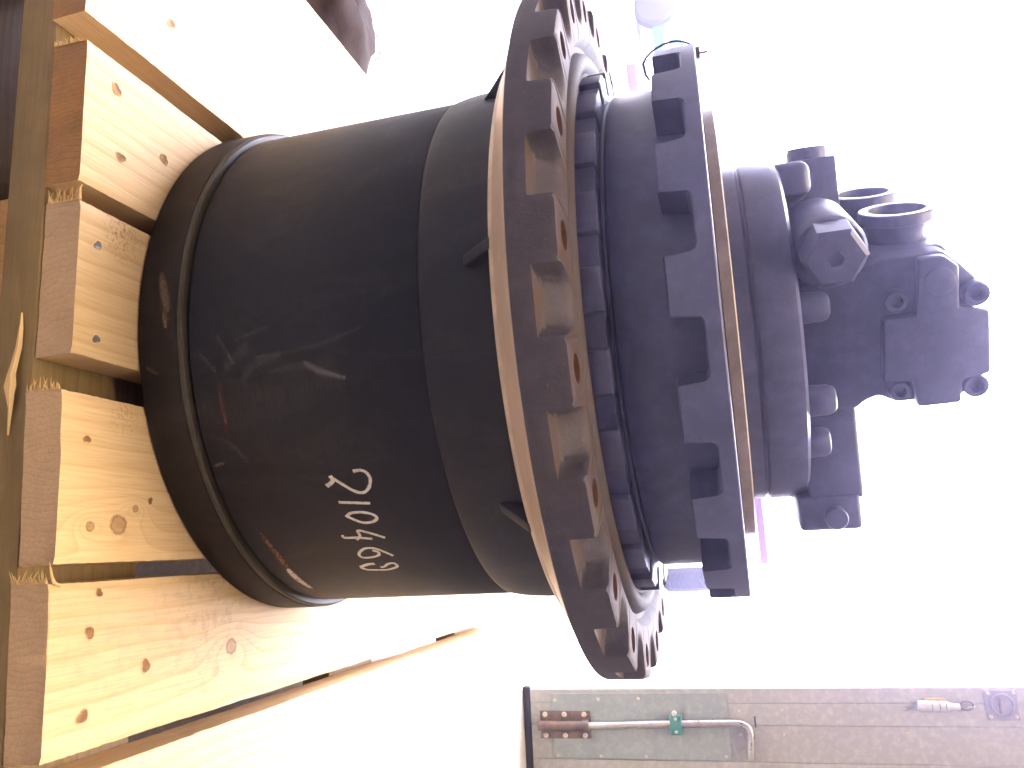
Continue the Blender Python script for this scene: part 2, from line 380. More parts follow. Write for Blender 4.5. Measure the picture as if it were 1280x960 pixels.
def splinters(bo, s, t, z0, z1, n, seed, lean, length):
    """torn fibres standing out of an arris of the sawn end"""
    rnd = random.Random(seed); V, F = [], []
    for k in range(n):
        z = z0 + (z1-z0)*(k+rnd.random()*0.7)/n; L = length*(0.25+rnd.random()**1.6); wd = 0.0005+rnd.random()*0.0008
        tip = Vector((s - L*0.9, t - rnd.random()*0.003, z + lean*L*(rnd.random()-0.35))); b = Vector((s+0.001, t+0.0005, z))
        mid = b.lerp(tip, 0.5) + Vector((0, -0.0006, 0.0006))
        o = len(V)
        V += [b+Vector((0,0,-wd)), b+Vector((0,0,wd)), b+Vector((0.0006,-wd*0.9,0)), mid+Vector((0,0,-wd*.5)), mid+Vector((0,0,wd*.5)), mid+Vector((0,-wd*.5,0)), tip]
        F += [(o,o+3,o+4,o+1),(o+1,o+4,o+5,o+2),(o+2,o+5,o+3,o),(o+3,o+6,o+4),(o+4,o+6,o+5),(o+5,o+6,o+3)]
    q = new_obj("splinters", V, F, M['pale'], bo, 0); q["kind"] = "stuff"; return q
splinters(boards[1], -0.2075, -0.318, DZ0, -0.004, 16, 1, 0.8, 0.004)
splinters(boards[2], -0.0742, -0.3155, DZ0, 0.0, 30, 2, 1.4, 0.010)
splinters(boards[3], 0.0735, -0.321, DZ0, -0.002, 28, 3, 1.2, 0.009)
splinters(boards[4], 0.2090, -0.322, DZ0, -0.001, 30, 4, 1.6, 0.009)
# one long torn fibre curling off the fifth board's corner
tube("torn_fibre", [(0.2125,-0.312,0.0005), (0.2095,-0.3195,0.002), (0.206,-0.324,0.0045), (0.201,-0.327,0.006), (0.196,-0.329,0.0065)], 0.0012, M['pale'], boards[4], 6, True, [0.0008,0.0013,0.0010,0.0007,0.0002])
tube("torn_fibre", [(-0.0735,-0.3145,-0.001), (-0.0765,-0.318,0.0015), (-0.0795,-0.320,0.004), (-0.0820,-0.3195,0.0055)], 0.0012, M['pale'], boards[2], 6, True, [0.0013,0.0010,0.0007,0.0002])
def nail_hole(bo, s, t, r, kind, seed):
    """punched nail: a raised torn lip round a sunk centre"""
    rnd = random.Random(seed); n = 28; V, F, fm = [], [], []
    prof = [(1.20, -0.0005), (1.04, 0.0001), (0.96, 0.0), (0.0, 0.0)]
    f1, f2 = rnd.random()*6, rnd.random()*6; jit = [1+0.16*math.sin(6.283*k/n*2+f1)+0.12*math.sin(6.283*k/n*3+f2)+0.06*(rnd.random()-0.5) for k in range(n)]
    for k in range(n):
        a = 2*math.pi*k/n
        for q, z in prof[:-1]:
            rr_ = r*q*jit[k]; V.append((s+rr_*math.cos(a), t+1.15*rr_*math.sin(a), z+0.0004+0.0004*rnd.random()*(q > 1)))
    V.append((s, t, 0.0004)); c_ = len(V)-1
    for k in range(n):
        l = (k+1) % n
        F.append((k*3, l*3, l*3+1, k*3+1)); fm.append(0); F.append((k*3+1, l*3+1, l*3+2, k*3+2)); fm.append(0)
        F.append((k*3+2, l*3+2, c_)); fm.append(1)
    return new_obj("nail", V, F, None, bo, 50, [M['deck'], M['nail'] if kind else M['hole_wood']], fm)
for bi, s, t, r, kd in [(3,0.150,-0.2255,0.0024,0),(3,0.1081,-0.2951,0.0026,0),(4,0.2464,-0.2826,0.0040,0),(4,0.2772,-0.2229,0.0046,0),(4,0.3027,-0.2851,0.0042,0),
                        (4,0.219,-0.2754,0.0028,0),(2,-0.0425,-0.2956,0.0036,1),(2,0.0313,-0.292,0.0034,1),(1,-0.1816,-0.2846,0.0042,0),(1,-0.1253,-0.2763,0.0040,0),
                        (1,-0.1482,-0.2252,0.0040,0),(0,-0.2832,-0.2229,0.0042,0)]:
    nail_hole(boards[bi], s, t, r, kd, int(s*9999))
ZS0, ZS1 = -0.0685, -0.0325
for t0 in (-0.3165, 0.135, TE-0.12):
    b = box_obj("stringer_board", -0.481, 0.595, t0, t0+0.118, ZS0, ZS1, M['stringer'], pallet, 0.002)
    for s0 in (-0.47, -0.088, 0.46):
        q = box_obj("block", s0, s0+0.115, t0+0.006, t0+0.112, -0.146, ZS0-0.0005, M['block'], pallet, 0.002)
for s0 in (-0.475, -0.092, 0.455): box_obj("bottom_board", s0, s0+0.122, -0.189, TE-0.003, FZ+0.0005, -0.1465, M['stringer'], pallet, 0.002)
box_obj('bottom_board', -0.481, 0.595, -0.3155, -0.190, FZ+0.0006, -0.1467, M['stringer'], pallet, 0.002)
# pale splinter torn out of the front stringer's face
V = []; F = []
sp = [(0.012,0.0), (0.024,0.0022), (0.038,0.0032), (0.050,0.0036), (0.060,0.0042), (0.068,0.0058), (0.074,0.0042), (0.084,0.0022), (0.104,0.0)]
for i, (s, wd) in enumerate(sp):
    lift = 0.004*math.exp(-((s-0.066)/0.018)**2) + 0.0008
    zc = -0.0455 - 0.05*(s-0.05) + 0.0012*mnoise.noise((s*90, 2, 1))
    for dz in (-wd, wd): V.append((s+0.0, -0.3168-lift, zc+dz))
    V.append((s, -0.3168-lift-0.0015, zc+wd*0.2))
for i in range(len(sp)-1):
    a = i*3; F += [(a, a+3, a+5, a+2), (a+2, a+5, a+4, a+1), (a+1, a+4, a+3, a)]
new_obj("torn_splinter", V, F, M['pale'], pallet, 30)

# ------------------------------------------------------------------ the machine
fd = thing("final_drive", "dark grey drum-shaped final drive with hydraulic motor standing on wooden pallet", "final drive", (0, 0, 0.0006))
RD = 0.2431
ring = lathe("base_ring", [(0.20,0.0), (0.2480,0.0), (0.2496,0.0012), (0.2502,0.004), (0.2500,0.0362), (0.2494,0.0370), (0.2,0.0370)], M['ring'], fd, 192)
lathe("seal_lip", [(0.236,0.0371), (0.2489,0.0371), (0.2486,0.0398), (0.2472,0.0410), (0.236,0.0412)], M['olive'], fd, 192)
drum = lathe("drum", [(0.22,0.0414), (0.2400,0.0414), (0.2402,0.0430), (RD-0.0002,0.0436), (RD,0.0450), (RD,0.14), (RD,0.2410), (RD-0.0004,0.2416), (0.2415,0.2418), (0.2,0.2418)], M['drum'], fd, 192)
lathe("collar", [(0.2,0.2420), (0.2428,0.2420), (0.2434,0.2426), (0.2444,0.2460), (0.2458,0.2540), (0.2468,0.2640), (0.2473,0.2760), (0.2474,0.300), (0.2476,0.3060), (0.2,0.3060)], M['drum'], fd, 192)
# machined underside rim of the big flange
lathe("machined_rim", [(0.2,0.3063), (0.2715,0.3063), (0.2722,0.3075), (0.2726,0.3092), (0.3155,0.3296), (0.3160,0.3305), (0.2,0.3305)], M['machined'], fd, 192)
g0 = prism("gusset", [(0.2470,0.2790), (0.2492,0.2810), (0.2722,0.3050), (0.2722,0.3075), (0.2470,0.3075)], -0.0048, 0.0048, M['drum'], fd, 0.0012)
g0.rotation_euler = (0, 0, math.radians(-90-15.9))
for k in range(1, 8): share("gusset", g0, fd, (0,0,0), (0, 0, math.radians(-90-15.9+45*k)))

# sprocket flange with 22 bosses and scalloped pockets between them
NB, PH0 = 22, 3.3
RO, ZL, ZT = 0.3205, 0.3472, 0.3655
def polar(name, prof_fn, n_ang, mat, parent, smooth=32):
    V, F = [], []; n = None
    for i in range(n_ang):
        a = 2*math.pi*i/n_ang; P = prof_fn(math.degrees(a)); n = len(P)
        for r, z in P: V.append((r*math.sin(a), -r*math.cos(a), z))
    for i in range(n_ang):
        j = (i+1) % n_ang
        for k in range(n):
            l = (k+1) % n
            F.append((i*n+k, j*n+k, j*n+l, i*n+l))
    return new_obj(name, V, F, mat, parent, smooth)
def sstep(a, b, x):
    t = max(0.0, min(1.0, (x-a)/(b-a))); return t*t*(3-2*t)
def flange_prof(deg):
    per = 360.0/NB; d = (deg-PH0+per/2) % per - per/2; ad = abs(d)
    half = 4.05
    if ad <= half: rin = rtop = RO
    else:
        q = (ad-half)/(per/2-half)               # 0 at boss edge .. 1 mid pocket
        f_ = (1-(1-min(1, q*1.15))**2.4)**0.5*(0.35+0.65*sstep(-0.02,0.22,q))*sstep(-0.03,0.07,q); rin = RO - 0.021*f_; rtop = RO - 0.0315*f_
    e = 0.0022*sstep(half-0.9, half, ad) if ad <= half else 0
    zt = ZT - e*0.9
    return [(0.2430,0.3308), (0.3162,0.3308), (RO-0.0006,0.3316), (RO,0.3330), (RO,ZL-0.0012), (RO-0.0004,ZL-0.0003) if rin < RO-0.002 else (RO,ZL-0.0003),
            (min(RO-0.001,rin+0.004) if rin < RO-0.002 else RO, ZL), (rin, ZL+(0.0022 if rin < RO-0.002 else 0.002)), (rin*0.3+rtop*0.7, zt-0.0050), (rtop-0.0008, zt-0.0012), (rtop-0.0036, zt),
            (0.2800, zt), (0.2760, ZT-0.0012), (0.2700,ZT-0.0080), (0.2630,ZT-0.0090), (0.2430,ZT-0.0090)]
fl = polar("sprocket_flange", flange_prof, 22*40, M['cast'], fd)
bmc = bmesh.new()
for k in range(NB):
    a = math.radians(PH0 + 360.0/NB*k)
    bmesh.ops.create_cone(bmc, cap_ends=True, segments=28, radius1=0.0098, radius2=0.0098, depth=0.06,
                          matrix=Matrix.Translation((0.3005*math.sin(a), -0.3005*math.cos(a), 0.372)))
mc = bpy.data.meshes.new("cut"); bmc.to_mesh(mc); bmc.free(); mc.materials.append(M['hole'])
co = bpy.data.objects.new("cut", mc); C.objects.link(co)
fl.data.materials.append(M['hole'])
md = fl.modifiers.new("b", 'BOOLEAN'); md.object = co; md.operation = 'DIFFERENCE'; md.solver = 'EXACT'; md.material_mode = 'TRANSFER'
dg = bpy.context.evaluated_depsgraph_get()
me2 = bpy.data.meshes.new_from_object(fl.evaluated_get(dg)); fl.modifiers.clear(); fl.data = me2
for p in me2.polygons: p.use_smooth = True
me2.set_sharp_from_angle(angle=math.radians(32))
bpy.data.objects.remove(co)
lathe("seal_ring", [(0.2300,0.3567), (0.2640,0.3567), (0.2652,0.3575), (0.2632,0.3625), (0.2590,0.3655), (0.2550,0.3662), (0.2515,0.3655), (0.2470,0.3618), (0.2300,0.3610)], M['cast'], fd, 192)
# ring of retaining lugs
bm = bmesh.new()
rbox(bm, -0.0166, 0.0166, -0.2445, -0.2235, 0.3612, 0.3795, 0.0022, 2)
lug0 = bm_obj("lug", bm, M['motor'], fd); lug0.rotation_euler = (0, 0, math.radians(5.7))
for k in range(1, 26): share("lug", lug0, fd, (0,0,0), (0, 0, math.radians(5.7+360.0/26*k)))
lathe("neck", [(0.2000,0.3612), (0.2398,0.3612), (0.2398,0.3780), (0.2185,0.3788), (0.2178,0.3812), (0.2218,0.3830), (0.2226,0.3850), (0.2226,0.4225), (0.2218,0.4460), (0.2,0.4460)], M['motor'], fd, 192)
# motor flange with 18 bolt pockets open below
def mflange(deg):
    per = 20.0; d = (deg-3.3+10) % per - 10; ad = abs(d); half = 5.15; R_ = 0.2536
    rad = 0.0065; edge = half - math.degrees(rad/R_)
    if ad >= half: zb = 0.4232
    elif ad > edge:
        x = (ad-edge)/(half-edge); zb = 0.4455 - rad*(1-math.sqrt(max(0, 1-x*x)))
    else: zb = 0.4455
    return [(0.2195, zb), (R_-0.0012, zb), (R_, zb+0.0012), (R_, 0.4568), (R_-0.0006,0.4577), (R_-0.0018,0.4582), (0.19,0.4582), (0.19,0.4575), (0.2195,0.4575)]
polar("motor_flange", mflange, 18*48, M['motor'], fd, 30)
lathe("machined_disc", [(0.10,0.4584), (0.1985,0.4584), (0.1997,0.4592), (0.1997,0.4672), (0.1985,0.4682), (0.10,0.4682)], M['steel_edge'], fd, 160)
BX = 0.0115
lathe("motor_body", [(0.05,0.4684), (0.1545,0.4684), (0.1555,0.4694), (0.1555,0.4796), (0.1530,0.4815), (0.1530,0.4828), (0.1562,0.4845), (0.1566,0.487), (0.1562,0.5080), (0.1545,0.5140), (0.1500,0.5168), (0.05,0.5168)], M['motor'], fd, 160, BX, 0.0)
def capbolt(x, y, z, h, r, name="bolt"):
    return spin(name, [(r*0.98,0.0), (r,0.002), (r*0.96,h*0.72), (r*0.80,h*0.93), (r*0.55,h)], M['motor'], fd, (x, y, z), (0,0,1), 24)
for ang, h, r in [(-7,0.0225,0.0125), (25,0.0225,0.0128), (44,0.018,0.0128), (66,0.012,0.011), (90,0.018,0.0125), (118,0.018,0.0125), (150,0.018,0.0125), (180,0.018,0.0125), (-150,0.018,0.0125), (-120,0.018,0.0125)]:
    a = math.radians(ang); capbolt(BX+0.136*math.sin(a), -0.136*math.cos(a), 0.5160, h, r)
# rounded lug and valve block on the left, with its plug
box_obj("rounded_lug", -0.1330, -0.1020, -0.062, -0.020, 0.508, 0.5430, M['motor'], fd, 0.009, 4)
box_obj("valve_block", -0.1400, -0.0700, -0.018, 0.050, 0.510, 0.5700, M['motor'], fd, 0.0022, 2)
spin("plug", [(0.0182,0.0), (0.0185,0.0105), (0.0172,0.0145)], M['motor'], fd, (-0.1400, 0.010, 0.5490), (-1, -0.12, 0.02), 30)
# hex plug on its boss
spin("plug_boss", [(0.029,0.0), (0.029,0.085), (0.0265,0.089)], M['motor'], fd, (-0.072, -0.045, 0.5430), (0.30, -0.95, 0.0), 40)
hx = spin("hex_plug", [(0.0245,0.0), (0.0245,0.0240), (0.0212,0.0275), (0.0068,0.0275), (0.0062,0.0245)], M['motor'], fd, (-0.0500, -0.1300, 0.5440), (0.42, -0.91, 0.0), 6, True, 20)
# motor head, turned a little on the body
HR = math.radians(17.5)
def hpart(o): o.rotation_euler = (0, 0, HR); return o
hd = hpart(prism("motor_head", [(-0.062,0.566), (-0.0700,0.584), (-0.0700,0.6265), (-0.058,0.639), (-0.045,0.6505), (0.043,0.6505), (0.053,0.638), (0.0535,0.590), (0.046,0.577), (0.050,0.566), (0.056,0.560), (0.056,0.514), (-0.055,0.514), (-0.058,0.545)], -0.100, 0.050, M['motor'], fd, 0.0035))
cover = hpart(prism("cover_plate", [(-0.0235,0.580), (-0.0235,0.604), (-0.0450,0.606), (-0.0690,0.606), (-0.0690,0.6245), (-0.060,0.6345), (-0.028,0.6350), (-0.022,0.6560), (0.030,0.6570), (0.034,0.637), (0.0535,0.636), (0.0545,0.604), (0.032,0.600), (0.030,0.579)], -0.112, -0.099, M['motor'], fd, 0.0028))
def hbolt(x, z, y0, r, h, socket=True):
    prof = [(r,0.0), (r,h*0.85), (r*0.9,h), (r*0.55,h), (r*0.5,h*0.45)] if socket else [(r,0.0), (r,h*0.8), (r*0.88,h)]
    o = spin("socket_bolt" if socket else "round_cap", prof, M['motor'], fd, (x, y0, z), (0,-1,0), 28); return hpart(o)
hbolt(-0.0363, 0.5904, -0.098, 0.0088, 0.012); hbolt(-0.0358, 0.6470, -0.098, 0.0096, 0.014)
hbolt(0.0401, 0.5915, -0.098, 0.0086, 0.012); hbolt(0.0403, 0.6470, -0.098, 0.0096, 0.014)
hbolt(-0.0500, 0.6205, -0.111, 0.0110, 0.004, False)
def port(yc, xc, zc, r):
    o = spin("port", [(r*0.80,-0.034), (r*0.78,-0.018), (r*0.86,-0.011), (r,-0.009), (r,-0.001), (r*0.97,0.0), (r*0.74,0.0), (r*0.70,-0.004), (r*0.68,-0.030)], M['motor'], fd, (xc, yc, zc), (-1, 0, 0.02), 48)
    return hpart(o)
port(-0.040, -0.0955, 0.6060, 0.0300); port(0.040, -0.0985, 0.594, 0.0300)
hpart(box_obj("port_block", -0.0705, -0.02, -0.085, 0.090, 0.520, 0.635, M['motor'], fd, 0.008, 3))
# arm and end block on the right
box_obj("side_arm", 0.040, 0.160, -0.075, 0.00, 0.515, 0.5590, M['motor'], fd, 0.0035, 3)
box_obj("end_block", 0.1560, 0.1860, -0.078, 0.010, 0.5050, 0.5555, M['motor'], fd, 0.004, 3)
spin("plug", [(0.0095,0.0), (0.0095,0.012), (0.0085,0.014)], M['motor'], fd, (0.1735, -0.076, 0.5340), (0,-1,0), 28)

# number painted by hand and scuffs on the drum, laid on the curved face
def ribbon(name, pts, width, mat, R_, parent, sub=6, taper=False):
    P = []
    n = len(pts)
    for i in range(n-1):
        p0, p1, p2, p3 = pts[max(i-1,0)], pts[i], pts[i+1], pts[min(i+2,n-1)]
        for k in range(sub):
            t = k/sub
            f = lambda a,b,c_,d: 0.5*((2*b)+(-a+c_)*t+(2*a-5*b+4*c_-d)*t*t+(-a+3*b-3*c_+d)*t**3)
            P.append((f(p0[0],p1[0],p2[0],p3[0]), f(p0[1],p1[1],p2[1],p3[1])))
    P.append(pts[-1])
    Q = [(math.radians(a)*R_, z) for a, z in P]; V, F, UV = [], [], []
    L = len(Q)
    for i, (x, z) in enumerate(Q):
        a, b = Q[max(i-1,0)], Q[min(i+1,L-1)]; dx, dz = b[0]-a[0], b[1]-a[1]; l = math.hypot(dx, dz) or 1
        nx_, nz_ = -dz/l, dx/l; wd = width*(1+0.18*mnoise.noise((x*300, z*300, 3.0)))
        if taper: wd *= 0.25+0.75*math.sin(math.pi*(i+0.5)/L)**0.6
        for k in range(4):
            o_ = (k/3-0.5)*wd; ph = (x+nx_*o_)/R_; zz = z+nz_*o_
            V.append((R_*math.sin(ph), -R_*math.cos(ph), zz)); UV.append((i/(L-1), k/3))
    for i in range(L-1):
        for k in range(3): F.append((i*4+k, i*4+4+k, i*4+5+k, i*4+1+k))
    me = bpy.data.meshes.new(name); me.from_pydata(V, [], F); ul = me.uv_layers.new(name="UVMap")
    for lp in me.loops: ul.data[lp.index].uv = UV[lp.vertex_index]
    return mesh_obj(name, me, mat, parent, 60)
DIG = {'two': [[(19.57,.167),(19.48,.1736),(20.1,.178),(21.42,.1796),(23.02,.1769),(24.11,.1723),(24.25,.1669),(23.56,.1613),(22.27,.1552),(20.83,.1485)],[(20.14,.1464),(21.29,.1473),(22.33,.1406)]],
 'one': [[(26.14,.1458),(26.5,.159),(26.85,.1725)]],
 'zero': [[(29.81,.147),(28.95,.1523),(28.86,.1618),(29.47,.1702),(30.49,.1733),(31.39,.1687),(31.56,.1604),(30.72,.1537),(29.63,.148)]],
 'four': [[(36.02,.1724),(34.6,.1625),(33.55,.152),(35.05,.1512),(36.17,.1464)],[(34.55,.1361),(35.36,.1368),(35.58,.1487),(36.16,.1607)]],
 'six': [[(41.89,.1706),(40.28,.1643),(39.03,.1568),(39.07,.1484),(40.62,.141),(41.99,.1421),(42.04,.1504),(41.47,.1576),(40.45,.1593),(39.7,.155)]],
 'nine': [[(45.67,.1334),(46.74,.1379),(47.07,.1473),(47.14,.1571),(46.05,.1673),(44.67,.1668),(44.8,.161),(45.81,.1558),(46.05,.1519)],[(45.67,.1334),(44.71,.1415),(44.49,.1489)]]}
lay = 0
for nm, strokes in DIG.items():
    for st_ in strokes:
        lay += 1
        ribbon("painted_digit", st_, 0.0031 if len(st_) > 3 or nm == 'one' else 0.0042, M['chalk'], RD+0.0003+0.00004*(lay % 3), drum)
SM = [('gray',[(-3.8,.103),(-4.17,.1425),(-5.33,.1711),(-7.06,.1967)],10),('gray',[(-7.34,.0854),(-9.06,.1153)],12),('white',[(-1.94,.1441),(-.01,.1558),(1.87,.1775)],15),
 ('gray',[(-.74,.1147),(-1.26,.1385),(-.28,.156)],16),('gray',[(-5.95,.0521),(-3.15,.0621),(-1.9,.0669)],12),('rust',[(-.2,.0673),(3.24,.0685),(7.25,.0676),(10.46,.0662)],17),
 ('gray',[(9.7,.0434),(11.66,.0661),(16.24,.0796)],16),('tan',[(16.07,.0379+.01),(15.8,.0567)],10),('scrape',[(32.51,.0628),(38.11,.0655),(44.22,.066),(46.48,.0656)],17),
 ('scrape_pale',[(44.82,.0647),(48.59,.0641),(55.29,.0661)],18),('scrape',[(54.75,.0658),(59.66,.0642),(62.38,.0677)],11),('gray',[(-8.91,.0694),(-5.95,.0763),(-3.0,.083)],9),
 ('gray',[(-2.5,.075),(-4.5,.088),(-6.5,.097)],26),('gray',[(0.5,.088),(-2.5,.103),(-3.8,.125)],22)]
for i, (mt, pts, wd) in enumerate(SM):
    ribbon("scuff", pts, wd*0.00052, M[mt], RD+0.00045+0.00003*i, drum, 8, True)
for i, (mt, pts, wd) in enumerate([('tan',[(-4.2,.008),(-3.4,.013),(-2.6,.019)],12),('tan',[(-22,.020),(-17,.026),(-14,.030)],26),('tan',[(-14,.026),(-11,.028)],18),('tan',[(34,.016),(37,.014)],5)]):
    ribbon("scuff", pts, wd*0.00045, M[mt], 0.2506+0.00003*i, ring, 8, True)

# wire seal on the motor flange
wt = thing("wire_seal", "thin black wire loop with small tag tied round the motor flange edge", "wire tie", (-0.238, -0.07, 0.44))
def wl(p): return (p[0]+0.238, p[1]+0.07, p[2]-0.44)
tube("wire", [wl(p) for p in [(-0.2215,-0.0660,0.4175),(-0.2255,-0.0690,0.4150),(-0.2338,-0.0740,0.4140),(-0.2380,-0.0770,0.4172),(-0.2412,-0.0796,0.4227),(-0.2432,-0.0810,0.4280),(-0.2446,-0.0818,0.4335),(-0.2452,-0.0822,0.4390),(-0.2450,-0.0822,0.4437),(-0.2440,-0.0812,0.4485),(-0.2422,-0.0800,0.4530),(-0.2395,-0.0780,0.4575),(-0.2370,-0.0763,0.4592),(-0.2330,-0.0750,0.4596)]], 0.0010, M['black'], wt, 8)
box_obj("tag", *[q for q in (wl((-0.2385,0,0))[0], wl((-0.2290,0,0))[0])], wl((0,-0.078,0))[1], wl((0,-0.072,0))[1], 0.0188, 0.0226, M['black'], wt, 0.0006, 1)
tube("pin", [wl((-0.2335,-0.0750,0.4625)), wl((-0.2335,-0.0750,0.4690))], 0.0011, M['red'], wt, 8)

# ------------------------------------------------------------------ right-hand door leaf with drop bolt
door = thing("door_leaf", "pale grey metal door leaf with steel drop bolt beside the doorway", "door", (math.cos(AL)*0.58+math.sin(AL)*TD, -math.sin(AL)*0.58+math.cos(AL)*TD, FZ), -AL)
def dx(s): return s-0.58
def dz(z): return z-FZ
DL = -0.0
box_obj("leaf", dx(0.577), dx(1.895), 0.0, 0.05, dz(-0.150), dz(3.29), M['panel'], door, 0.004)
box_obj("rubber_seal", dx(0.572), dx(1.895), 0.004, 0.040, dz(FZ+0.001), dz(-0.1505), M['black'], door, 0.003)
for s0, s1, m_ in ((0.5775, 0.6125, 'panel'), (0.6140, 0.6660, 'panel'), (0.6675, 0.7530, 'panel2'), (0.7545, 0.93, 'panel'), (0.9315, 1.11, 'panel2'), (1.1115, 1.29, 'panel')):
    box_obj("panel_strip", dx(s0), dx(s1), -0.003, -0.0002, dz(-0.149), dz(3.28), M[m_], door, 0.0008, 1)
plate = box_obj("kick_plate", dx(0.588), dx(0.7515), -0.0065, -0.0032, dz(-0.090), dz(0.373), M['galv'], door, 0.0006, 1)
scr = spin("screw", [(0.0042,0.0), (0.0040,0.0015), (0.0026,0.0026), (0.0010,0.0026), (0.0008,0.0012)], M['screw'], plate, (0,0,0), (0,-1,0), 14)
first = True
for s, z, y in [(0.606,-0.080,-0.0065),(0.604,0.039,-0.0065),(0.602,0.146,-0.0065),(0.745,-0.080,-0.0065),(0.745,0.038,-0.0065),(0.744,0.156,-0.0065),(0.741,0.359,-0.0065)]:
    if first: scr.location = (dx(s), y, dz(z)); first = False
    else: share("screw", scr, plate, (dx(s), y, dz(z)))
for s, z in [(0.632,0.402),(0.629,0.506),(0.689,0.400),(0.686,0.505),(0.627,0.792),(0.682,0.792)]: share("screw", scr, door, (dx(s), -0.003, dz(z)))
br = box_obj("bolt_bracket", dx(0.632), dx(0.7015), -0.0105, -0.0067, dz(-0.122), dz(0.0155), M['bracket'], door, 0.0008, 1)
tube("bolt_sleeve", [(dx(0.668),-0.0205,dz(-0.124)), (dx(0.6675),-0.0205,dz(0.006))], 0.0125, M['bracket'], br, 20)
tube("bolt_collar", [(dx(0.6675),-0.0205,dz(-0.004)), (dx(0.6670),-0.0205,dz(0.013))], 0.0150, M['bracket'], br, 20)
for s in (0.641, 0.694):
    for z in (-0.108, -0.055, -0.001): share("bolt_head", scr, br, (dx(s), -0.0105, dz(z)), (0,0,0), (1.7,1.7,1.7))
rod = [(0.6670,0.010),(0.6640,0.12),(0.6610,0.24),(0.6590,0.36),(0.6588,0.388),(0.6595,0.398),(0.6617,0.408),(0.6655,0.4160),(0.6705,0.4215),(0.6765,0.4245),(0.6840,0.4252),(0.700,0.4240),(0.742,0.4195)]
tube("bolt_rod", [(dx(s), -0.0205, dz(z)) for s, z in rod], 0.0092, M['rod'], door, 18)
gd = box_obj("rod_guide", dx(0.6385), dx(0.6865), -0.034, -0.0067, dz(0.2265), dz(0.2565), M['green'], door, 0.004, 3)
for s in (0.6470, 0.6785): share("screw", scr, gd, (dx(s), -0.034, dz(0.2415)))
spin("guide_pin", [(0.006,0),(0.006,0.012),(0.005,0.014)], M['screw'], gd, (dx(0.6345), -0.02, dz(0.239)), (0,-1,0), 14)
box_obj("rod_notch", dx(0.645), dx(0.672), -0.0052, -0.0032, dz(0.4365), dz(0.4405), M['black'], door, 0.0004, 1)
lk = box_obj("lock_plate", dx(0.583), dx(0.651), -0.0075, -0.0032, dz(0.972), dz(1.041), M['brass'], door, 0.001, 1)
spin("lock_cylinder", [(0.0265,0.0), (0.0265,0.003), (0.0245,0.0045), (0.0225,0.0045), (0.0215,0.0015)], M['brass'], lk, (dx(0.6165), -0.0075, dz(1.0065)), (0,-1,0), 36)
box_obj("key_slot", dx(0.599), dx(0.634), -0.0135, -0.0092, dz(0.9985), dz(1.0035), M['bracket'], lk, 0.0008, 1)
for s in (0.590, 0.643):
    for z in (0.979, 1.034): share("screw", scr, lk, (dx(s), -0.0075, dz(z)))
fob = thing("key_fob", "white plastic key fob with metal ring hanging on the pale door", "key fob", tuple(door.location), -AL)
tube("body", [(dx(0.617),-0.013,dz(0.822)), (dx(0.6175),-0.013,dz(0.830)), (dx(0.6185),-0.013,dz(0.885)), (dx(0.6195),-0.013,dz(0.898)), (dx(0.620),-0.013,dz(0.914))], 0.011, M['white_plastic'], fob, 16, True, [0.0115,0.0125,0.0120,0.0080,0.0072])
for z in (0.851, 0.868, 0.882): tube("groove_band", [(dx(0.6178),-0.013,dz(z)), (dx(0.6178),-0.013,dz(z+0.0018))], 0.0124, M['hub'], fob, 16)
box_obj("strap", dx(0.600), dx(0.612), -0.012, -0.0045, dz(0.838), dz(0.884), M['ochre'], fob, 0.003, 2)
rp = [(dx(0.617)+0.010*math.cos(t), -0.013, dz(0.929)+0.014*math.sin(t)) for t in [2*math.pi*k/20 for k in range(21)]]
tube("ring", rp, 0.0020, M['bracket'], fob, 8, False)
tube("hook", [(dx(0.620),-0.0045,dz(0.948)), (dx(0.620),-0.0150,dz(0.944)), (dx(0.620),-0.018,dz(0.938)), (dx(0.620),-0.014,dz(0.932))], 0.0018, M['screw'], fob, 8)

# ------------------------------------------------------------------ dark bundle left of the pallet
def stp(s, t, z=0): return (math.cos(AL)*s+math.sin(AL)*t, -math.sin(AL)*s+math.cos(AL)*t, z)
bun = thing("sack", "dark brown sack with frayed pale fibres on the floor beside the pallet", "sack", stp(-0.66, 0.28, FZ), -AL)
V, F = [], []; nu, nv = 40, 20
for j in range(nv+1):
    ph = math.pi*j/nv
    for i in range(nu):
        th = 2*math.pi*i/nu
        d = Vector((math.sin(ph)*math.cos(th), math.sin(ph)*math.sin(th), math.cos(ph)))
        k = 1 + 0.16*mnoise.noise(d*2.2+Vector((4,1,2))) + 0.05*mnoise.noise(d*7)
        p = Vector((d.x*0.125*k, d.y*0.13*k, 0.055+d.z*0.062*k)); p.z = max(p.z, 0.001); V.append(p)
for j in range(nv):
    for i in range(nu):
        l = (i+1) % nu; F.append((j*nu+i, (j+1)*nu+i, (j+1)*nu+l, j*nu+l))
new_obj("sack_body", V, F, M['sack'], bun, 60)
rnd = random.Random(5); V, F = [], []
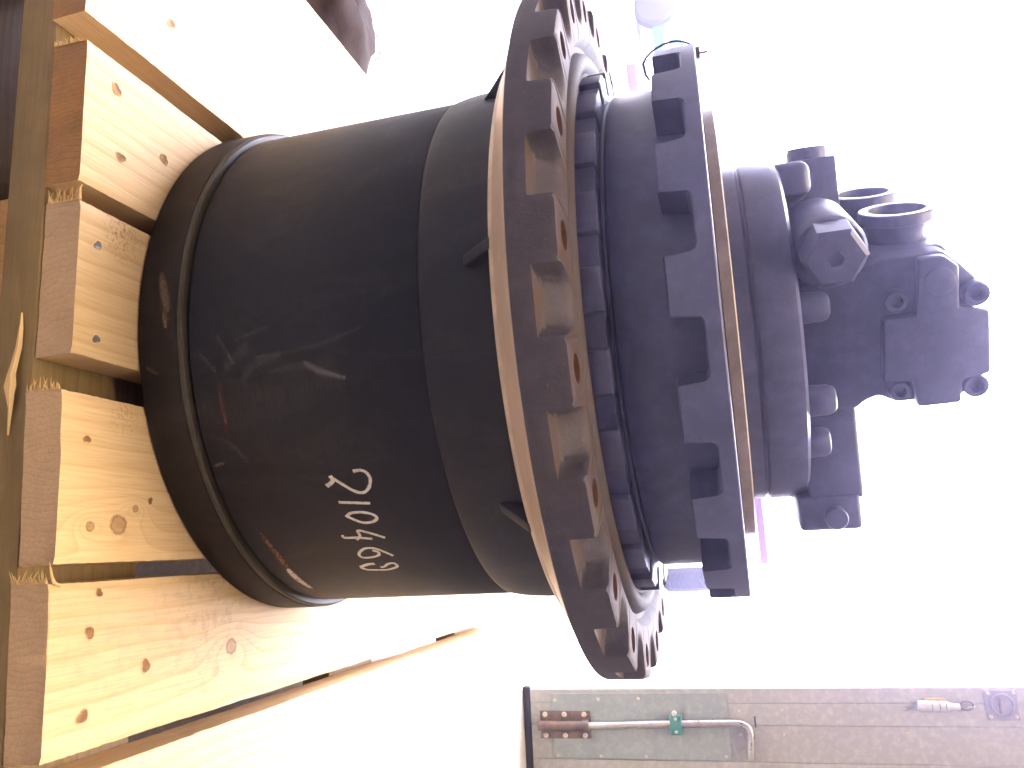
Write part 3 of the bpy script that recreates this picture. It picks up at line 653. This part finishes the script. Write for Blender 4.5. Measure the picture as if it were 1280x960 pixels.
for k in range(60):
    a = rnd.uniform(1.4, 2.8); b = Vector((0.12*math.cos(a), 0.12*math.sin(a), 0.085+rnd.random()*0.02)); d = Vector((rnd.uniform(-1,1), rnd.uniform(-.3,1), rnd.uniform(-.2,0.6))).normalized()
    p1 = b+d*rnd.uniform(0.01,0.03); p2 = p1+Vector((rnd.uniform(-1,1), rnd.uniform(-1,1), rnd.uniform(-.6,.3)))*0.012
    sd = Vector((0.0009,0.0005,0.0007)); o = len(V); up = Vector((0,0,0.0012)); V += [b-sd, b+sd, b+up, p1-sd, p1+sd, p1+up, p2]
    F += [(o,o+1,o+4,o+3),(o+1,o+2,o+5,o+4),(o+2,o,o+3,o+5),(o+3,o+4,o+6),(o+4,o+5,o+6),(o+5,o+3,o+6)]
q = new_obj("frayed_fibres", V, F, M['film'], bun, 0); q["kind"] = "stuff"

# ------------------------------------------------------------------ yard outside
def wheel(parent, x, y, z, r, wdt, axis_x=True, tread=True):
    ax = (1,0,0) if axis_x else (0,-1,0)
    t = spin("tyre", [(r*0.60,-wdt/2), (r*0.88,-wdt/2), (r,-wdt*0.36), (r,wdt*0.36), (r*0.88,wdt/2), (r*0.60,wdt/2)], M['tyre'], parent, (x,y,z), ax, 40)
    spin("rim", [(r*0.59,-wdt*0.3), (r*0.59,wdt*0.40), (r*0.52,wdt*0.44), (r*0.46,wdt*0.28), (r*0.22,wdt*0.30), (r*0.18,wdt*0.44)], M['hub'], t, (x,y,z), ax, 32)
    if tread:
        bm = bmesh.new()
        for k in range(30):
            for sgn in (-1, 1):
                a = 2*math.pi*(k+0.25*sgn)/30
                Mx = Matrix.Translation((x,y,z)) @ Matrix.Rotation(a, 4, 'X') @ Matrix.Translation((sgn*wdt*0.19, 0, r)) @ Matrix.Rotation(0.5*sgn, 4, 'Z')
                rbox(bm, -wdt*0.16, wdt*0.16, -r*0.06, r*0.06, -0.006, 0.010, 0.0, 1, Mx)
        o = bm_obj("tread", bm, M['tyre'], t, 0); o["kind"] = "stuff"
    else:
        for k in range(8):
            a = 2*math.pi*k/8; spin("wheel_nut", [(r*0.045,0),(r*0.045,r*0.06)], M['tyre'], t, (x+r*0.32*math.cos(a), y-wdt*0.30, z+r*0.32*math.sin(a)), (0,-1,0), 8)
    return t
van = thing("van", "white van with teal lower side and blue window standing far out in the yard", "van", stp(-6.0, 8.0, FZ-0.004), -AL)
vb = lambda z: z-FZ
prism("body", [(-2.6,0.34), (-2.6,1.55), (0.10,1.55), (0.45,1.22), (0.78,0.86), (0.86,0.62), (0.88,0.50), (-2.5,0.50)], 0.02, 1.1, M['van_white'], van, 0.03)
prism("lower_side", [(-2.55,0.20), (-2.55,0.4985), (0.87,0.4985), (0.90,0.42), (0.86,0.18)], 0.0, 1.1, M['teal'], van, 0.02)
for x0, x1 in ((-0.02, 0.50), (-1.0, -0.15)):
    wv = prism("side_window", [(x0,0.84), (x0,1.15), (x1-0.12 if x1 > 0 else x1,1.15), (x1,0.86)], 0.004, 0.06, M['glass'], van, 0.01)
wheel(van, 0.0, 0.01, 0.245, 0.245, 0.16, False, False); wheel(van, -2.0, 0.01, 0.245, 0.245, 0.16, False, False)
tube("bumper_bar", [(0.3,-0.08,0.38), (0.9,-0.05,0.26)], 0.03, M['van_white'], van, 8)

lorry = thing("lorry", "white lorry with maroon tail band seen from behind in the yard", "lorry", stp(-0.30, 5.5, FZ-0.004), -AL)
box_obj("chassis", -0.55, 0.72, 0.20, 2.6, 0.36, 0.47, M['brown'], lorry, 0.01)
box_obj("tail_beam", -0.70, 0.685, 0.06, 0.16, 0.735, 0.785, M['maroon'], lorry, 0.006)
box_obj("box_body", -0.70, 0.70, 0.17, 2.6, 0.50, 1.9, M['van_white'], lorry, 0.02)
for x in (-0.66, -0.02, 0.62): box_obj("door_frame", x, x+0.03, 0.10, 0.165, 0.79, 1.85, M['hub'], lorry, 0.004)
for z in (0.955, 1.40): box_obj("door_rail", -0.62, 0.61, 0.115, 0.160, z, z+0.02, M['hub'], lorry, 0.004)
wheel(lorry, 0.785, 0.35, 0.20, 0.20, 0.17, True, True); wheel(lorry, -0.60, 0.35, 0.20, 0.20, 0.17, True, True)
box_obj("mudguard", 0.695, 0.90, 0.12, 0.60, 0.425, 0.445, M['brown'], lorry, 0.004)

crate = tag(st_box("crate", -4.269, -4.075, 6.3, 6.5, FZ-0.004, FZ+0.082, M['brown'], 0.006), "small orange-brown crate standing out in the bright yard", "crate")
tree = thing("tree", "thin young tree with sparse leaves far out in the bright yard", "tree", stp(2.6, 20.0, FZ-0.004), -AL)
tube("trunk", [(0,0,0), (0.03,0,0.9), (-0.02,0.02,1.8), (0.02,0,2.9)], 0.04, M['bark'], tree, 8, True, [0.05,0.04,0.025,0.008])
rnd = random.Random(9); V, F = [], []
for k in range(420):
    p = Vector((rnd.gauss(0,0.42), rnd.gauss(0,0.42), 1.9+rnd.gauss(0,0.5))); n1 = Vector((rnd.uniform(-1,1), rnd.uniform(-1,1), rnd.uniform(-1,1))).normalized(); n2 = n1.orthogonal().normalized()
    o = len(V); V += [p-n1*0.06, p+n2*0.03, p+n1*0.06, p-n2*0.03]; F.append((o,o+1,o+2,o+3))
q = new_obj("crown", V, F, M['leaf'], tree, 0)


# ------------------------------------------------------------------ added scattering volume that imitates lens glare over the machine
GLARE_HAZE = 0.055
hz = st_box("glare_haze", -32, 32, -6, 32, FZ-1.3, 4.2, None); hz["kind"] = "stuff"
hm = bpy.data.materials.new("glare_air"); hm.use_nodes = True; nt = hm.node_tree
nt.nodes.remove(nt.nodes["Principled BSDF"])
pv = nt.nodes.new("ShaderNodeVolumePrincipled"); pv.inputs["Density"].default_value = GLARE_HAZE; pv.inputs["Anisotropy"].default_value = 0.86
pv.inputs["Color"].default_value = (0.52, 0.50, 1.0, 1)
nt.links.new(pv.outputs[0], nt.nodes["Material Output"].inputs["Volume"]); hz.data.materials.append(hm)
